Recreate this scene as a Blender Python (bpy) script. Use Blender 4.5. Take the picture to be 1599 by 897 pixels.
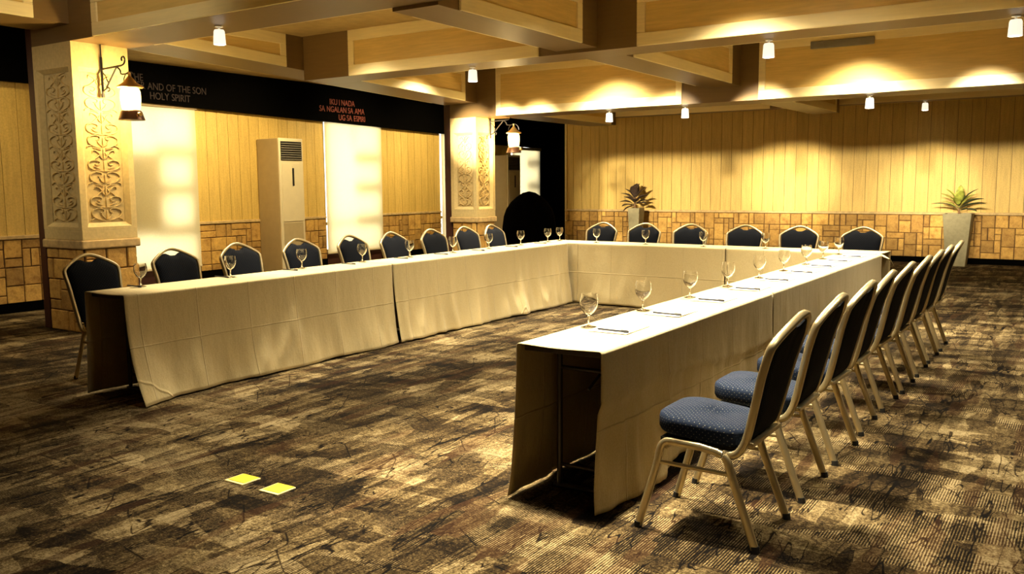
import bpy, math, random
from mathutils import Vector, Matrix, noise
random.seed(7)
PI = math.pi
SC = bpy.context.scene
for o in list(bpy.data.objects): bpy.data.objects.remove(o)
COL = SC.collection

# ------------------------------------------------------------------ camera, world, exposure
F_PX, YAW, PITCH, ROLL, EYE = 1371.5, .5839, .1153, -.0082, 1.4659
Fw = Vector((-math.sin(YAW)*math.cos(PITCH), math.cos(YAW)*math.cos(PITCH), -math.sin(PITCH)))
Rt = Vector((math.cos(YAW), math.sin(YAW), 0)); Up = Rt.cross(Fw)
R2 = Rt*math.cos(ROLL)+Up*math.sin(ROLL); U2 = -Rt*math.sin(ROLL)+Up*math.cos(ROLL)
cd = bpy.data.cameras.new('camera'); cam = bpy.data.objects.new('camera', cd); COL.objects.link(cam)
cd.sensor_width = 36; cd.lens = F_PX/1599*36; cd.clip_start = .05; cd.clip_end = 200
M = Matrix.Identity(4)
for i in range(3):
    M[i][0] = R2[i]; M[i][1] = U2[i]; M[i][2] = -Fw[i]
M[2][3] = EYE
cam.matrix_world = M
SC.camera = cam
SC.view_settings.view_transform = 'Standard'; SC.view_settings.look = 'None'
SC.view_settings.gamma = 1; SC.view_settings.use_curve_mapping = False
SC.view_settings.exposure = 0.85
W = bpy.data.worlds.new('daylight'); SC.world = W; W.use_nodes = True
W.node_tree.nodes['Background'].inputs[0].default_value = (1, .97, .86, 1)
W.node_tree.nodes['Background'].inputs[1].default_value = 3.4      # daylight outside the windows

WARM = (1, .86, .60)
def spot(name, loc, aim, energy, size=80, blend=.6, color=WARM, rad=.06, parent=None):
    l = bpy.data.lights.new(name, 'SPOT'); l.energy = energy; l.color = color
    l.spot_size = math.radians(size); l.spot_blend = blend; l.shadow_soft_size = rad
    o = bpy.data.objects.new(name, l); COL.objects.link(o)
    o.location = loc; d = Vector(aim)-Vector(loc)
    o.rotation_euler = d.to_track_quat('-Z', 'Y').to_euler()
    if parent:
        o.parent = parent; o.location = Vector(loc)-Vector(parent.location)
    return o
# recessed downlights in the ceiling coffers (above the beams): x, y, energy, cone
ZC = 3.30
COFFER = [(-1.95, 3.6, 950, 64), (-1.95, 4.75, 620, 66), (-1.95, 6.1, 620, 66), (-1.95, 7.3, 420, 62), (-1.95, 9.1, 480, 64), (-5.65, 4.4, 400, 42), (-5.65, 5.8, 520, 54), (-5.65, 7.4, 520, 54), (-5.65, 9.3, 560, 60),
          (-2.7, 7.4, 260, 125), (-7.2, 7.4, 110, 120), (-7.9, 6.6, 80, 120), (-0.9, 7.3, 120, 110), (-3.7, 6.9, 110, 110),
          (-2.5, 11.15, 240, 125), (-5.9, 11.15, 330, 125), (-7.9, 10.2, 230, 125), (-3.6, 9.7, 200, 90),
          (-3.3, 3.5, 330, 70), (-0.2, 4.8, 190, 62), (-0.1, 2.4, 90, 70), (-0.3, 9.5, 150, 80)]
for x, y, e, s in COFFER:
    spot('coffer_downlight', (x, y, ZC-.03), (x, y, 0), e, s, .8, rad=.09)
# added wide fill spots in the coffers, brightening the beam faces
for x, y, e in ((-6.5, 6.7, 170), (-2.2, 6.8, 170), (-6.3, 10.2, 190), (-2.0, 10.1, 190), (-2.2, 3.4, 70), (-6.5, 14.2, 26), (-1.8, 14.2, 26), (2, 10, 80), (2, 14.2, 26), (-10.6, 4.0, 15)):
    spot('coffer_fill', (x, y, 3.29), (x, y, 0), e*1.2, 165, 1.0, rad=.3)
spot('coffer_fill', (-5.0, 2.8, 3.35), (-8.2, 5.0, 2.7), 230, 75, 1.0, rad=.3)  # added fill aimed at the near girder and column top
spot('coffer_fill', (-9.9, 2.6, 3.1), (-8.8, 5.0, 1.6), 45, 60, 1.0, rad=.2)  # added fill for the near face of the column
for y in (8.2, 9.8, 12.6, 14.6):  # added spots without fixtures, brightening the left wall and its blinds
    spot('aisle_fill', (-10.2, y, 3.2), (-12.1, y, 1.4), 150, 110, .9, (1, .8, .42))
spot('aisle_fill', (-9.9, 3.8, 3.1), (-10.7, 5.3, 1.4), 90, 100, .9, (1, .8, .42))  # added spot brightening the nearer left wall piece

# added bare spots without fixtures, aimed under the far girder at the boarded wall
for x, xs in ((-9.6, -8.0), (-8.4, -7.6)):
    spot('wall_wash_fill', (xs, 9.3, 2.78), (x, 17.5, 1.05), 1500, 25, 1.0, rad=.05)
for x in (-7.3, -6.2, -5.1, -3.8, -2.5, -1.2, .1, 1.4):
    spot('wall_wash_fill', (x+.1, 9.3, 2.78), (x, 17.5, 1.05), 1150, 25, 1.0, rad=.05)
spot('wall_wash_fill', (-3.4, 8.8, 2.74), (-4.98, 17.5, 1.45), 3300, 14, 1.0, rad=.05)
spot('wall_wash_fill', (-1.6, 8.8, 2.74), (-2.5, 17.5, 1.25), 1900, 14, 1.0, rad=.05)

# ------------------------------------------------------------------ helpers
def link(o, parent=None):
    COL.objects.link(o)
    if parent: o.parent = parent
    return o
class MB:
    def __init__(s): s.v = []; s.f = []; s.m = []
    def add(s, v, f, mi=0):
        n = len(s.v); s.v += [tuple(p) for p in v]; s.f += [tuple(n+i for i in q) for q in f]; s.m += [mi]*len(f)
        return s
    def box(s, a, b, mi=0):
        x0, y0, z0 = a; x1, y1, z1 = b
        return s.add([(x0,y0,z0),(x1,y0,z0),(x1,y1,z0),(x0,y1,z0),(x0,y0,z1),(x1,y0,z1),(x1,y1,z1),(x0,y1,z1)],
                     [(0,3,2,1),(4,5,6,7),(0,1,5,4),(1,2,6,5),(2,3,7,6),(3,0,4,7)], mi)
    def hexa(s, p, mi=0):
        return s.add(p, [(0,3,2,1),(4,5,6,7),(0,1,5,4),(1,2,6,5),(2,3,7,6),(3,0,4,7)], mi)
    def tube(s, pts, rx, ry=None, n=8, up=(0,0,1), closed=False, sq=1.0, caps=True, taper=None, mi=0):
        ry = ry or rx; pts = [Vector(p) for p in pts]; N = len(pts); rings = []; up = Vector(up)
        for i, p in enumerate(pts):
            if closed: t = pts[(i+1) % N]-pts[i-1]
            else: t = pts[min(i+1, N-1)]-pts[max(i-1, 0)]
            t.normalize(); a = up-t*up.dot(t)
            if a.length < 1e-3: a = Vector((1,0,0))-t*t.x
            a.normalize(); b = t.cross(a); k = taper[i] if taper else 1
            ring = []
            for j in range(n):
                th = 2*PI*(j+.5)/n; c, q = math.cos(th), math.sin(th)
                c = math.copysign(abs(c)**sq, c); q = math.copysign(abs(q)**sq, q)
                ring.append(p+a*c*ry*k+b*q*rx*k)
            rings.append(ring)
        v = [q for r in rings for q in r]; f = []
        for i in range(N if closed else N-1):
            for j in range(n):
                a0 = i*n+j; a1 = i*n+(j+1) % n; i2 = (i+1) % N
                f.append((a0, a1, i2*n+(j+1) % n, i2*n+j))
        if caps and not closed: f += [tuple(range(n-1, -1, -1)), tuple((N-1)*n+j for j in range(n))]
        return s.add(v, f, mi)
    def lathe(s, prof, n=24, c=(0,0,0), axis='Z', mi=0):
        v = []; f = []
        for r, z in prof:
            for j in range(n):
                th = 2*PI*j/n; v.append((c[0]+r*math.cos(th), c[1]+r*math.sin(th), c[2]+z))
        for i in range(len(prof)-1):
            for j in range(n): f.append((i*n+j, i*n+(j+1) % n, (i+1)*n+(j+1) % n, (i+1)*n+j))
        return s.add(v, f, mi)
    def loft(s, rings, cap=True, mi=0):
        n = len(rings[0]); v = [p for r in rings for p in r]; f = []
        for i in range(len(rings)-1):
            for j in range(n): f.append((i*n+j, i*n+(j+1) % n, (i+1)*n+(j+1) % n, (i+1)*n+j))
        if cap: f += [tuple(range(n-1, -1, -1)), tuple((len(rings)-1)*n+j for j in range(n))]
        return s.add(v, f, mi)
    def grid(s, P, mi=0):
        R, C_ = len(P), len(P[0]); v = [p for r in P for p in r]
        return s.add(v, [(i*C_+j, i*C_+j+1, (i+1)*C_+j+1, (i+1)*C_+j) for i in range(R-1) for j in range(C_-1)], mi)
    def build(s, name, mats, parent=None, smooth=False, bevel=0, segs=2, loc=None, fix=True):
        me = bpy.data.meshes.new(name); me.from_pydata(s.v, [], s.f); me.update()
        if fix:
            import bmesh
            b = bmesh.new(); b.from_mesh(me); bmesh.ops.recalc_face_normals(b, faces=b.faces); b.to_mesh(me); b.free()
        mats = mats if isinstance(mats, (list, tuple)) else [mats]
        for m in mats: me.materials.append(m)
        if len(mats) > 1:
            for p, k in zip(me.polygons, s.m): p.material_index = k
        if smooth:
            for p in me.polygons: p.use_smooth = True
            try: me.set_sharp_from_angle(angle=math.radians(smooth if smooth is not True else 50))
            except Exception: pass
        o = bpy.data.objects.new(name, me); link(o, parent)
        if loc: o.location = loc
        if bevel:
            d = o.modifiers.new('bevel', 'BEVEL'); d.width = bevel; d.segments = segs; d.limit_method = 'ANGLE'; d.angle_limit = .6
        return o
def empty(name, loc=(0,0,0), rz=0):
    o = bpy.data.objects.new(name, None); o.empty_display_size = .1; COL.objects.link(o)
    o.location = loc; o.rotation_euler = (0, 0, rz); return o
def tag(o, label, cat, group=None, kind=None):
    o['label'] = label; o['category'] = cat
    if group: o['group'] = group
    if kind: o['kind'] = kind
    return o
def struct(o, label=None):
    o['kind'] = 'structure'
    if label: o['label'] = label
    return o
def copy_tree(o, parent=None):
    c = o.copy(); COL.objects.link(c); c.parent = parent
    for ch in list(o.children): copy_tree(ch, c)
    return c
def smooth_path(pts, k=5, closed=False):
    P = [Vector(p) for p in pts]; N = len(P); out = []
    rng = range(N) if closed else range(N-1)
    for i in rng:
        if closed: a, b, c, d = P[i-1], P[i], P[(i+1) % N], P[(i+2) % N]
        else: a, b, c, d = P[max(i-1, 0)], P[i], P[i+1], P[min(i+2, N-1)]
        for j in range(k):
            t = j/k; out.append(.5*((2*b)+(c-a)*t+(2*a-5*b+4*c-d)*t*t+(3*b-a-3*c+d)*t**3))
    if not closed: out.append(P[-1])
    return out

# ------------------------------------------------------------------ materials
class NT:
    def __init__(s, name):
        s.m = bpy.data.materials.new(name); s.m.use_nodes = True; s.t = s.m.node_tree; s.t.nodes.clear()
        s.out = s.n('ShaderNodeOutputMaterial')
    def n(s, typ, **kw):
        nd = s.t.nodes.new(typ)
        for k, v in kw.items():
            if k.startswith('i_'):
                key = k[2:]; key = int(key) if key.isdigit() else key.replace('_', ' ')
                nd.inputs[key].default_value = v
            else: setattr(nd, k, v)
        return nd
    def l(s, a, b): s.t.links.new(a, b)
    def math(s, op, a, b=None, c=None, clamp=False):
        nd = s.n('ShaderNodeMath', operation=op); nd.use_clamp = clamp
        for i, x in enumerate((a, b, c)):
            if x is None: continue
            if hasattr(x, 'is_linked') or hasattr(x, 'links'): s.l(x, nd.inputs[i])
            else: nd.inputs[i].default_value = x
        return nd.outputs[0]
    def mix(s, fac, a, b, typ='MIX'):
        nd = s.n('ShaderNodeMix', data_type='RGBA', blend_type=typ)
        for idx, x in ((0, fac), (6, a), (7, b)):
            if hasattr(x, 'links'): s.l(x, nd.inputs[idx])
            else: nd.inputs[idx].default_value = x if idx == 0 else (*x, 1)[:4]
        return nd.outputs[2]
    def ramp(s, fac, stops):
        nd = s.n('ShaderNodeValToRGB'); e = nd.color_ramp.elements
        while len(e) < len(stops): e.new(.5)
        for i, (p, c) in enumerate(stops): e[i].position = p; e[i].color = (*c, 1)
        s.l(fac, nd.inputs[0]); return nd.outputs[0]
    def bsdf(s, color, rough=.6, metal=0, spec=None, bump=None, bstr=.3, bdist=.01, **kw):
        b = s.n('ShaderNodeBsdfPrincipled')
        if hasattr(color, 'links'): s.l(color, b.inputs['Base Color'])
        else: b.inputs['Base Color'].default_value = (*color, 1)
        if hasattr(rough, 'links'): s.l(rough, b.inputs['Roughness'])
        else: b.inputs['Roughness'].default_value = rough
        b.inputs['Metallic'].default_value = metal
        if spec is not None: b.inputs['Specular IOR Level'].default_value = spec
        for k, v in kw.items(): b.inputs[k.replace('_', ' ')].default_value = v
        if bump is not None:
            bp = s.n('ShaderNodeBump', i_Strength=bstr, i_Distance=bdist); s.l(bump, bp.inputs['Height']); s.l(bp.outputs[0], b.inputs['Normal'])
        s.l(b.outputs[0], s.out.inputs[0]); return b
    def coords(s, scale=(1,1,1), rot=(0,0,0), kind='Object'):
        tc = s.n('ShaderNodeTexCoord'); mp = s.n('ShaderNodeMapping'); mp.inputs['Scale'].default_value = scale; mp.inputs['Rotation'].default_value = rot
        s.l(tc.outputs[kind], mp.inputs[0]); return mp.outputs[0]
    def noise(s, vec, scale, detail=3, rough=.55, out=0):
        nd = s.n('ShaderNodeTexNoise', i_Scale=scale, i_Detail=detail, i_Roughness=rough); s.l(vec, nd.inputs['Vector']); return nd.outputs[out]
def plain(name, color, rough=.6, metal=0, var=.12, scale=8, bstr=.08, **kw):
    t = NT(name); v = t.coords(); nz = t.noise(v, scale, 4)
    c = t.ramp(nz, [(.3, tuple(x*(1-var) for x in color)), (.7, tuple(min(1, x*(1+var)) for x in color))])
    t.bsdf(c, rough, metal, bump=nz, bstr=bstr, bdist=.004, **kw); return t.m
def emit(name, color, strength):
    t = NT(name); e = t.n('ShaderNodeEmission'); e.inputs[0].default_value = (*color, 1); e.inputs[1].default_value = strength
    t.l(e.outputs[0], t.out.inputs[0]); return t.m
def wood(name, color, axis, var=.18, rough=.45, scale=3.0):
    t = NT(name); s = [14, 14, 14]; s[axis] = 1.0
    v = t.coords(tuple(s)); nz = t.noise(v, scale, 6, .65); n2 = t.noise(t.coords(), 1.3, 2)
    f = t.math('ADD', t.math('MULTIPLY', nz, .7), t.math('MULTIPLY', n2, .3))
    c = t.ramp(f, [(.3, tuple(x*(1-var) for x in color)), (.52, color), (.72, tuple(min(1, x*(1+var)) for x in color))])
    t.bsdf(c, rough, bump=nz, bstr=.12, bdist=.004); return t.m

def carpet_mat():
    t = NT('patchwork_loop_carpet')
    tc = t.n('ShaderNodeTexCoord').outputs['Object']
    # distorted coordinates
    dn = t.n('ShaderNodeTexNoise', i_Scale=1.6, i_Detail=3.0); t.l(tc, dn.inputs['Vector'])
    sub = t.n('ShaderNodeVectorMath', operation='SUBTRACT'); t.l(dn.outputs['Color'], sub.inputs[0]); sub.inputs[1].default_value = (.5,.5,.5)
    sc = t.n('ShaderNodeVectorMath', operation='SCALE'); t.l(sub.outputs[0], sc.inputs[0]); sc.inputs['Scale'].default_value = .10
    add = t.n('ShaderNodeVectorMath', operation='ADD'); t.l(tc, add.inputs[0]); t.l(sc.outputs[0], add.inputs[1]); dv = add.outputs[0]
    def mapped(vec, s, loc=(0,0,0), rot=0):
        m = t.n('ShaderNodeMapping'); m.inputs['Scale'].default_value = s; m.inputs['Location'].default_value = loc; m.inputs['Rotation'].default_value = (0,0,rot)
        t.l(vec, m.inputs[0]); return m.outputs[0]
    def cells(vec, scale, metric='CHEBYCHEV', rnd=.9):
        n = t.n('ShaderNodeTexVoronoi', distance=metric, voronoi_dimensions='2D', i_Scale=scale, i_Randomness=rnd); t.l(vec, n.inputs['Vector'])
        sp = t.n('ShaderNodeSeparateColor'); t.l(n.outputs['Color'], sp.inputs[0]); return sp.outputs[0], sp.outputs[1]
    # rectangular tonal patches, long ones along Y, shorter ones along X
    a1, a2 = cells(mapped(tc, (3.0, 1.0, 1)), 2.1)
    b1, b2 = cells(mapped(tc, (1.0, 2.8, 1), (3.3, 1.7, 0)), 2.6)
    c1, c2 = cells(mapped(tc, (8.0, 1.3, 1), (.3, .7, 0)), 1.9)
    d1, d2 = cells(mapped(tc, (2.2, 3.2, 1), (.9, 2.7, 0)), 1.5)
    big = t.noise(tc, .5, 3)
    def term(x, k): return t.math('MULTIPLY', t.math('SUBTRACT', x, .5), k)
    streak = t.noise(mapped(dv, (34, 1.6, 1)), 1.0, 4, .6); streak2 = t.noise(mapped(dv, (3.0, 30, 1)), 1.0, 3, .6)
    sp = t.noise(tc, 110, 2, .8); sp2 = t.noise(tc, 42, 3, .7)
    wv = t.n('ShaderNodeTexWave', wave_type='BANDS', bands_direction='X', i_Scale=27.0, i_Distortion=.2); t.l(tc, wv.inputs[0])
    wf = t.n('ShaderNodeSeparateColor'); t.l(wv.outputs['Color'], wf.inputs[0])
    mask = t.math('GREATER_THAN', b2, .5); mask2 = t.math('GREATER_THAN', d2, .35)
    tone = t.math('ADD', .58, term(a1, .24))
    for x, k in ((b1, .26), (c1, .30), (d1, .20), (big, .30), (streak, .36), (streak2, .14), (sp, 1.0), (sp2, .80)): tone = t.math('ADD', tone, term(x, k))
    rib = t.math('MULTIPLY', term(wf.outputs[0], .50), t.math('MULTIPLY', mask, mask2)); tone = t.math('ADD', tone, rib)
    def lines(vec, scale, w, rnd=1.0):
        n = t.n('ShaderNodeTexVoronoi', feature='DISTANCE_TO_EDGE', voronoi_dimensions='2D', i_Scale=scale, i_Randomness=rnd); t.l(vec, n.inputs['Vector'])
        return t.math('SUBTRACT', 1.0, t.math('DIVIDE', n.outputs['Distance'], w, clamp=True), clamp=True)
    def hair(vec, w, off=.5):
        n = t.noise(vec, 1.0, 2, .5); return t.math('SUBTRACT', 1.0, t.math('DIVIDE', t.math('ABSOLUTE', t.math('SUBTRACT', n, off)), w, clamp=True), clamp=True)
    l1 = t.math('MAXIMUM', hair(mapped(dv, (6.5, .9, 1)), .008), hair(mapped(dv, (9, 1.2, 1), (4, 8, 0), .10), .007, .46))
    l2 = lines(mapped(dv, (3.0, 1.8, 1), (5, 2, 0), .12), 1.3, .014)
    brk = t.math('GREATER_THAN', t.noise(mapped(tc, (1, 1, 1), (9, 4, 0)), 2.4, 3), .46)
    ln = t.math('MULTIPLY', t.math('MAXIMUM', l1, t.math('MULTIPLY', l2, .7)), brk)
    tone = t.math('SUBTRACT', tone, t.math('MULTIPLY', ln, .62), clamp=True)
    col = t.ramp(tone, [(.16, (.002, .0012, .0006)), (.36, (.011, .006, .0026)), (.56, (.048, .031, .012)), (.78, (.15, .108, .048)), (1.0, (.33, .26, .14))])
    rd = t.math('GREATER_THAN', c2, .82)
    col = t.mix(t.math('MULTIPLY', rd, .25), col, (.06, .024, .009))
    t.bsdf(col, .95, spec=.1, bump=tone, bstr=.5, bdist=.006); return t.m

def stone_mat(name='ashlar_stone', color=(.52, .305, .075)):
    t = NT(name); g = t.n('ShaderNodeNewGeometry'); v = t.coords()
    r = g.outputs['Random Per Island']; nz = t.noise(v, 9, 6, .65); n2 = t.noise(v, 45, 4, .7)
    base = t.ramp(r, [(0, tuple(x*.72 for x in color)), (.5, color), (1, (color[0]*1.3, color[1]*1.36, color[2]*1.35))])
    f = t.ramp(nz, [(.32, (.62, .52, .42)), (.5, (.95, .92, .88)), (.7, (1.15, 1.12, 1.05))])
    c = t.mix(1.0, base, f, 'MULTIPLY')
    f2 = t.ramp(n2, [(.35, (.72, .68, .62)), (.55, (1, 1, 1))]); c = t.mix(.7, c, f2, 'MULTIPLY')
    h = t.math('ADD', t.math('MULTIPLY', nz, .7), t.math('MULTIPLY', n2, .3))
    t.bsdf(c, .85, bump=h, bstr=.6, bdist=.02); return t.m
def board_mat():
    t = NT('vertical_board_paint'); g = t.n('ShaderNodeNewGeometry'); v = t.coords((8, 8, .8)); nz = t.noise(v, 3, 5, .6); n2 = t.noise(t.coords(), 60, 3)
    base = t.ramp(g.outputs['Random Per Island'], [(0, (.60, .405, .098)), (1, (.68, .465, .122))])
    f = t.ramp(nz, [(.3, (.84, .82, .78)), (.7, (1.08, 1.08, 1.08))]); c = t.mix(1, base, f, 'MULTIPLY')
    f2 = t.ramp(n2, [(.35, (.85, .83, .8)), (.6, (1.04, 1.04, 1.04))]); c = t.mix(.8, c, f2, 'MULTIPLY')
    t.bsdf(c, .6, bump=nz, bstr=.15, bdist=.005); return t.m
def cloth_mat():
    t = NT('ironed_table_linen'); tc = t.n('ShaderNodeTexCoord').outputs['Object']
    sp = t.n('ShaderNodeSeparateXYZ'); t.l(tc, sp.inputs[0])
    def crease(co, period, off, w=.006):
        a = t.math('PINGPONG', t.math('ADD', co, off), period/2)
        return t.math('SUBTRACT', 1, t.math('DIVIDE', a, w, clamp=True), clamp=True)
    h = t.math('MAXIMUM', crease(sp.outputs[2], .75, .36), t.math('MAXIMUM', crease(sp.outputs[0], .47, .13), crease(sp.outputs[1], .47, .2)))
    nz = t.noise(t.coords((1, 1, .35)), 5, 5, .6); wv = t.noise(t.coords(), 260, 2)
    hh = t.math('ADD', t.math('MULTIPLY', h, .28), t.math('ADD', t.math('MULTIPLY', nz, 1.0), t.math('MULTIPLY', wv, .05)))
    c = t.ramp(t.noise(tc, 120, 2), [(.3, (.49, .395, .205)), (.7, (.56, .46, .245))])
    b = t.bsdf(c, .85, spec=.15, bump=hh, bstr=.6, bdist=.03)
    b.inputs['Sheen Weight'].default_value = .15
    return t.m
def dotted_fabric(name, top, k=1.0):
    t = NT(name); tc = t.n('ShaderNodeTexCoord').outputs['Object']; sp = t.n('ShaderNodeSeparateXYZ'); t.l(tc, sp.inputs[0]); X, Y, Z = sp.outputs
    def dots(u, v):
        cb = t.n('ShaderNodeCombineXYZ'); t.l(t.math('ADD', u, v), cb.inputs[0]); t.l(t.math('SUBTRACT', u, v), cb.inputs[1])
        vo = t.n('ShaderNodeTexVoronoi', voronoi_dimensions='2D', i_Scale=44.0, i_Randomness=.12); t.l(cb.outputs[0], vo.inputs['Vector'])
        return t.math('LESS_THAN', vo.outputs['Distance'], .115)
    if top:
        g = t.n('ShaderNodeNewGeometry'); gs = t.n('ShaderNodeSeparateXYZ'); t.l(g.outputs['Normal'], gs.inputs[0]); up = t.math('GREATER_THAN', gs.outputs[2], .55)
        dot = t.math('ADD', t.math('MULTIPLY', dots(X, Y), up), t.math('MULTIPLY', dots(t.math('ADD', X, Y), Z), t.math('SUBTRACT', 1.0, up)))
    else: dot = dots(X, Z)
    nz = t.noise(tc, 180, 3, .7)
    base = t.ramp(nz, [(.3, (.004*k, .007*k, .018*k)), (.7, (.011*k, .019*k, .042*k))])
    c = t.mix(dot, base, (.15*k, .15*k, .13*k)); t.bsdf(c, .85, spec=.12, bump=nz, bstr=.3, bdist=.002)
    return t.m
def metal(name, color, rough=.32, m=.85):
    t = NT(name); nz = t.noise(t.coords(), 30, 3); r = t.math('ADD', t.math('MULTIPLY', nz, .15), rough-.07); t.bsdf(color, r, m); return t.m

M_floor = carpet_mat(); M_stone = stone_mat(); M_board = board_mat(); M_cloth = cloth_mat()
M_grout = plain('dark_mortar', (.10, .05, .016), .95)
M_gap = plain('dark_board_backing', (.14, .085, .03), .8)  # dark backing that shows between the boards
M_ledge = plain('ledge_stone', (.52, .36, .15), .8, var=.25, scale=14, bstr=.4)
M_black = plain('black_paint', (.0012, .0010, .0008), .9, spec=.02)
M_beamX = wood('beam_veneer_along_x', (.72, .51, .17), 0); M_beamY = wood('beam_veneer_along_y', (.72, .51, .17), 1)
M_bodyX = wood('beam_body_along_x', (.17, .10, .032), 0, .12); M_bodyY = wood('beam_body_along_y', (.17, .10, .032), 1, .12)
M_trimX = wood('beam_trim_along_x', (.88, .74, .39), 0, .10); M_trimY = wood('beam_trim_along_y', (.88, .74, .39), 1, .10)
M_ceil = plain('ceiling_board', (.50, .36, .14), .8)
M_col = plain('column_render', (.60, .46, .20), .75, var=.10, scale=30, bstr=.25)
M_relief = plain('carved_plaster', (.58, .43, .18), .7, var=.12, scale=24, bstr=.3)
M_redwood = plain('dark_red_wood', (.045, .011, .007), .5)
M_frame = metal('champagne_tube', (.60, .50, .29), .34, .80)
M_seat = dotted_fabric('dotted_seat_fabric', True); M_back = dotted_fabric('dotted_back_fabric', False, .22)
M_rubber = plain('black_rubber', (.008, .008, .008), .7)
M_iron = plain('black_wrought_iron', (.010, .007, .005), .5)
M_brass = metal('aged_brass', (.55, .34, .10), .35, .9); M_bronze = metal('lantern_bronze', (.10, .045, .02), .4, .7)
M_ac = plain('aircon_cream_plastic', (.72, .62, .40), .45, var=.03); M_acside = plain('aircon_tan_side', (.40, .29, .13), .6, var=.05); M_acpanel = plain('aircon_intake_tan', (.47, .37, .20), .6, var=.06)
M_dark = plain('dark_slot', (.006, .006, .006), .5); M_slat = plain('grille_slat_grey', (.22, .20, .16), .5)
M_pot = plain('planter_stone', (.27, .235, .13), .8, var=.12, scale=20, bstr=.3)
M_soil = plain('potting_soil', (.03, .018, .01), .95, scale=60, bstr=.8)
M_leafd = plain('dark_purple_leaf', (.050, .032, .022), .4, var=.5, scale=18); M_leafg = plain('yellow_green_leaf', (.34, .37, .06), .4, var=.4, scale=14); M_leafk = plain('deep_green_leaf', (.03, .05, .02), .4, var=.4, scale=14)
M_stem = plain('plant_stem', (.20, .10, .04), .7)
M_paper = plain('white_paper', (.86, .84, .78), .8, var=.02); M_pen = plain('black_pen_plastic', (.004, .004, .005), .6)
M_yellow = plain('yellow_card', (.80, .62, .03), .5, var=.06); M_yborder = plain('pale_yellow_edge', (.80, .70, .34), .6, var=.05)
M_table = plain('table_laminate', (.05, .035, .02), .6); M_leg = metal('table_leg_steel', (.10, .09, .08), .4, .8)
M_spotw = plain('white_fixture_paint', (.80, .76, .66), .5, var=.03)
def frosted():
    t = NT('glowing_frosted_lamp_shade'); b = t.bsdf((.85, .82, .74), .5); b.inputs['Emission Color'].default_value = (1, .93, .74, 1); b.inputs['Emission Strength'].default_value = .55; return t.m
M_frost = frosted(); M_bulb = emit('lamp_glow', (1, .93, .78), 14)
M_flame = emit('lantern_glow', (1, .80, .42), 60)
M_cover = plain('black_cover_cloth', (.0012, .001, .001), .95, spec=.02)
M_shut = plain('window_frame_paint', (.30, .22, .11), .6)
M_letterA = plain('dim_red_grey_lettering', (.022, .010, .008), .8); M_letterB = plain('red_lettering', (.20, .04, .025), .8)
def glass_mat():
    t = NT('clear_goblet_glass'); b = t.bsdf((1, 1, 1), .02); b.inputs['Transmission Weight'].default_value = 1; b.inputs['IOR'].default_value = 1.45; return t.m
M_glass = glass_mat()
def pane_mat():
    t = NT('window_pane_glass'); a = t.n('ShaderNodeBsdfTransparent'); g = t.n('ShaderNodeBsdfGlossy', i_Roughness=.02); mx = t.n('ShaderNodeMixShader', i_0=.06)
    t.l(a.outputs[0], mx.inputs[1]); t.l(g.outputs[0], mx.inputs[2]); t.l(mx.outputs[0], t.out.inputs[0]); return t.m
M_pane = pane_mat()
def lantern_glass():
    t = NT('lantern_chimney_glass'); a = t.n('ShaderNodeBsdfTransparent'); g = t.n('ShaderNodeBsdfTranslucent'); g.inputs[0].default_value = (1, .85, .5, 1); mx = t.n('ShaderNodeMixShader', i_0=.35)
    t.l(a.outputs[0], mx.inputs[1]); t.l(g.outputs[0], mx.inputs[2]); t.l(mx.outputs[0], t.out.inputs[0]); return t.m
M_lglass = lantern_glass()
def blind_mat():
    t = NT('translucent_blind_fabric'); nz = t.noise(t.coords(), 90, 2)
    c = t.ramp(nz, [(.3, (.74, .64, .37)), (.7, (.82, .72, .44))])
    d = t.n('ShaderNodeBsdfDiffuse'); tr = t.n('ShaderNodeBsdfTranslucent'); t.l(c, d.inputs[0]); t.l(c, tr.inputs[0])
    mx = t.n('ShaderNodeMixShader', i_0=.42); t.l(d.outputs[0], mx.inputs[1]); t.l(tr.outputs[0], mx.inputs[2]); t.l(mx.outputs[0], t.out.inputs[0]); return t.m
M_blind = blind_mat()

# ------------------------------------------------------------------ room shell
XW, YF, XE, YB = -12.1, 17.58, 3.6, -1.6      # left wall plane, far wall plane, right and back walls
fl = MB().box((-12.4, YB, -.05), (XE+.3, 21, 0)).build('floor', M_floor); struct(fl, 'brown patchwork loop carpet')
ce = MB().box((-12.4, YB, 3.34), (XE+.3, 21, 3.44)).build('ceiling', M_ceil); struct(ce)

def boards(mb, mbg, org, d, nrm, length, z0, z1, w=.217, gap=.007, rnd=.0, z1b=None):
    """vertical boards; org start point, d direction, nrm outwards normal (towards the room)"""
    d = Vector(d); nrm = Vector(nrm); o = Vector(org); u = 0; z1b = z1b if z1b is not None else z1
    while u < length-.01:
        ww = min(w, length-u); a = o+d*u; b = o+d*(u+ww-gap)
        za = z1+(z1b-z1)*u/length; zb = z1+(z1b-z1)*(u+ww)/length; t = nrm*.012
        p = [Vector((a.x, a.y, z0)), Vector((b.x, b.y, z0)), Vector((b.x, b.y, z0))+t, Vector((a.x, a.y, z0))+t,
             Vector((a.x, a.y, za)), Vector((b.x, b.y, zb)), Vector((b.x, b.y, zb))+t, Vector((a.x, a.y, za))+t]
        mb.hexa(p); u += w
    a = o-nrm*.10; b = o+d*length-nrm*.10; zz = max(z1, z1b)
    a2, b2 = o, o+d*length
    mbg.hexa([(a.x,a.y,0),(b.x,b.y,0),(b2.x,b2.y,0),(a2.x,a2.y,0),(a.x,a.y,zz),(b.x,b.y,zz),(b2.x,b2.y,zz),(a2.x,a2.y,zz)])
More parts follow.
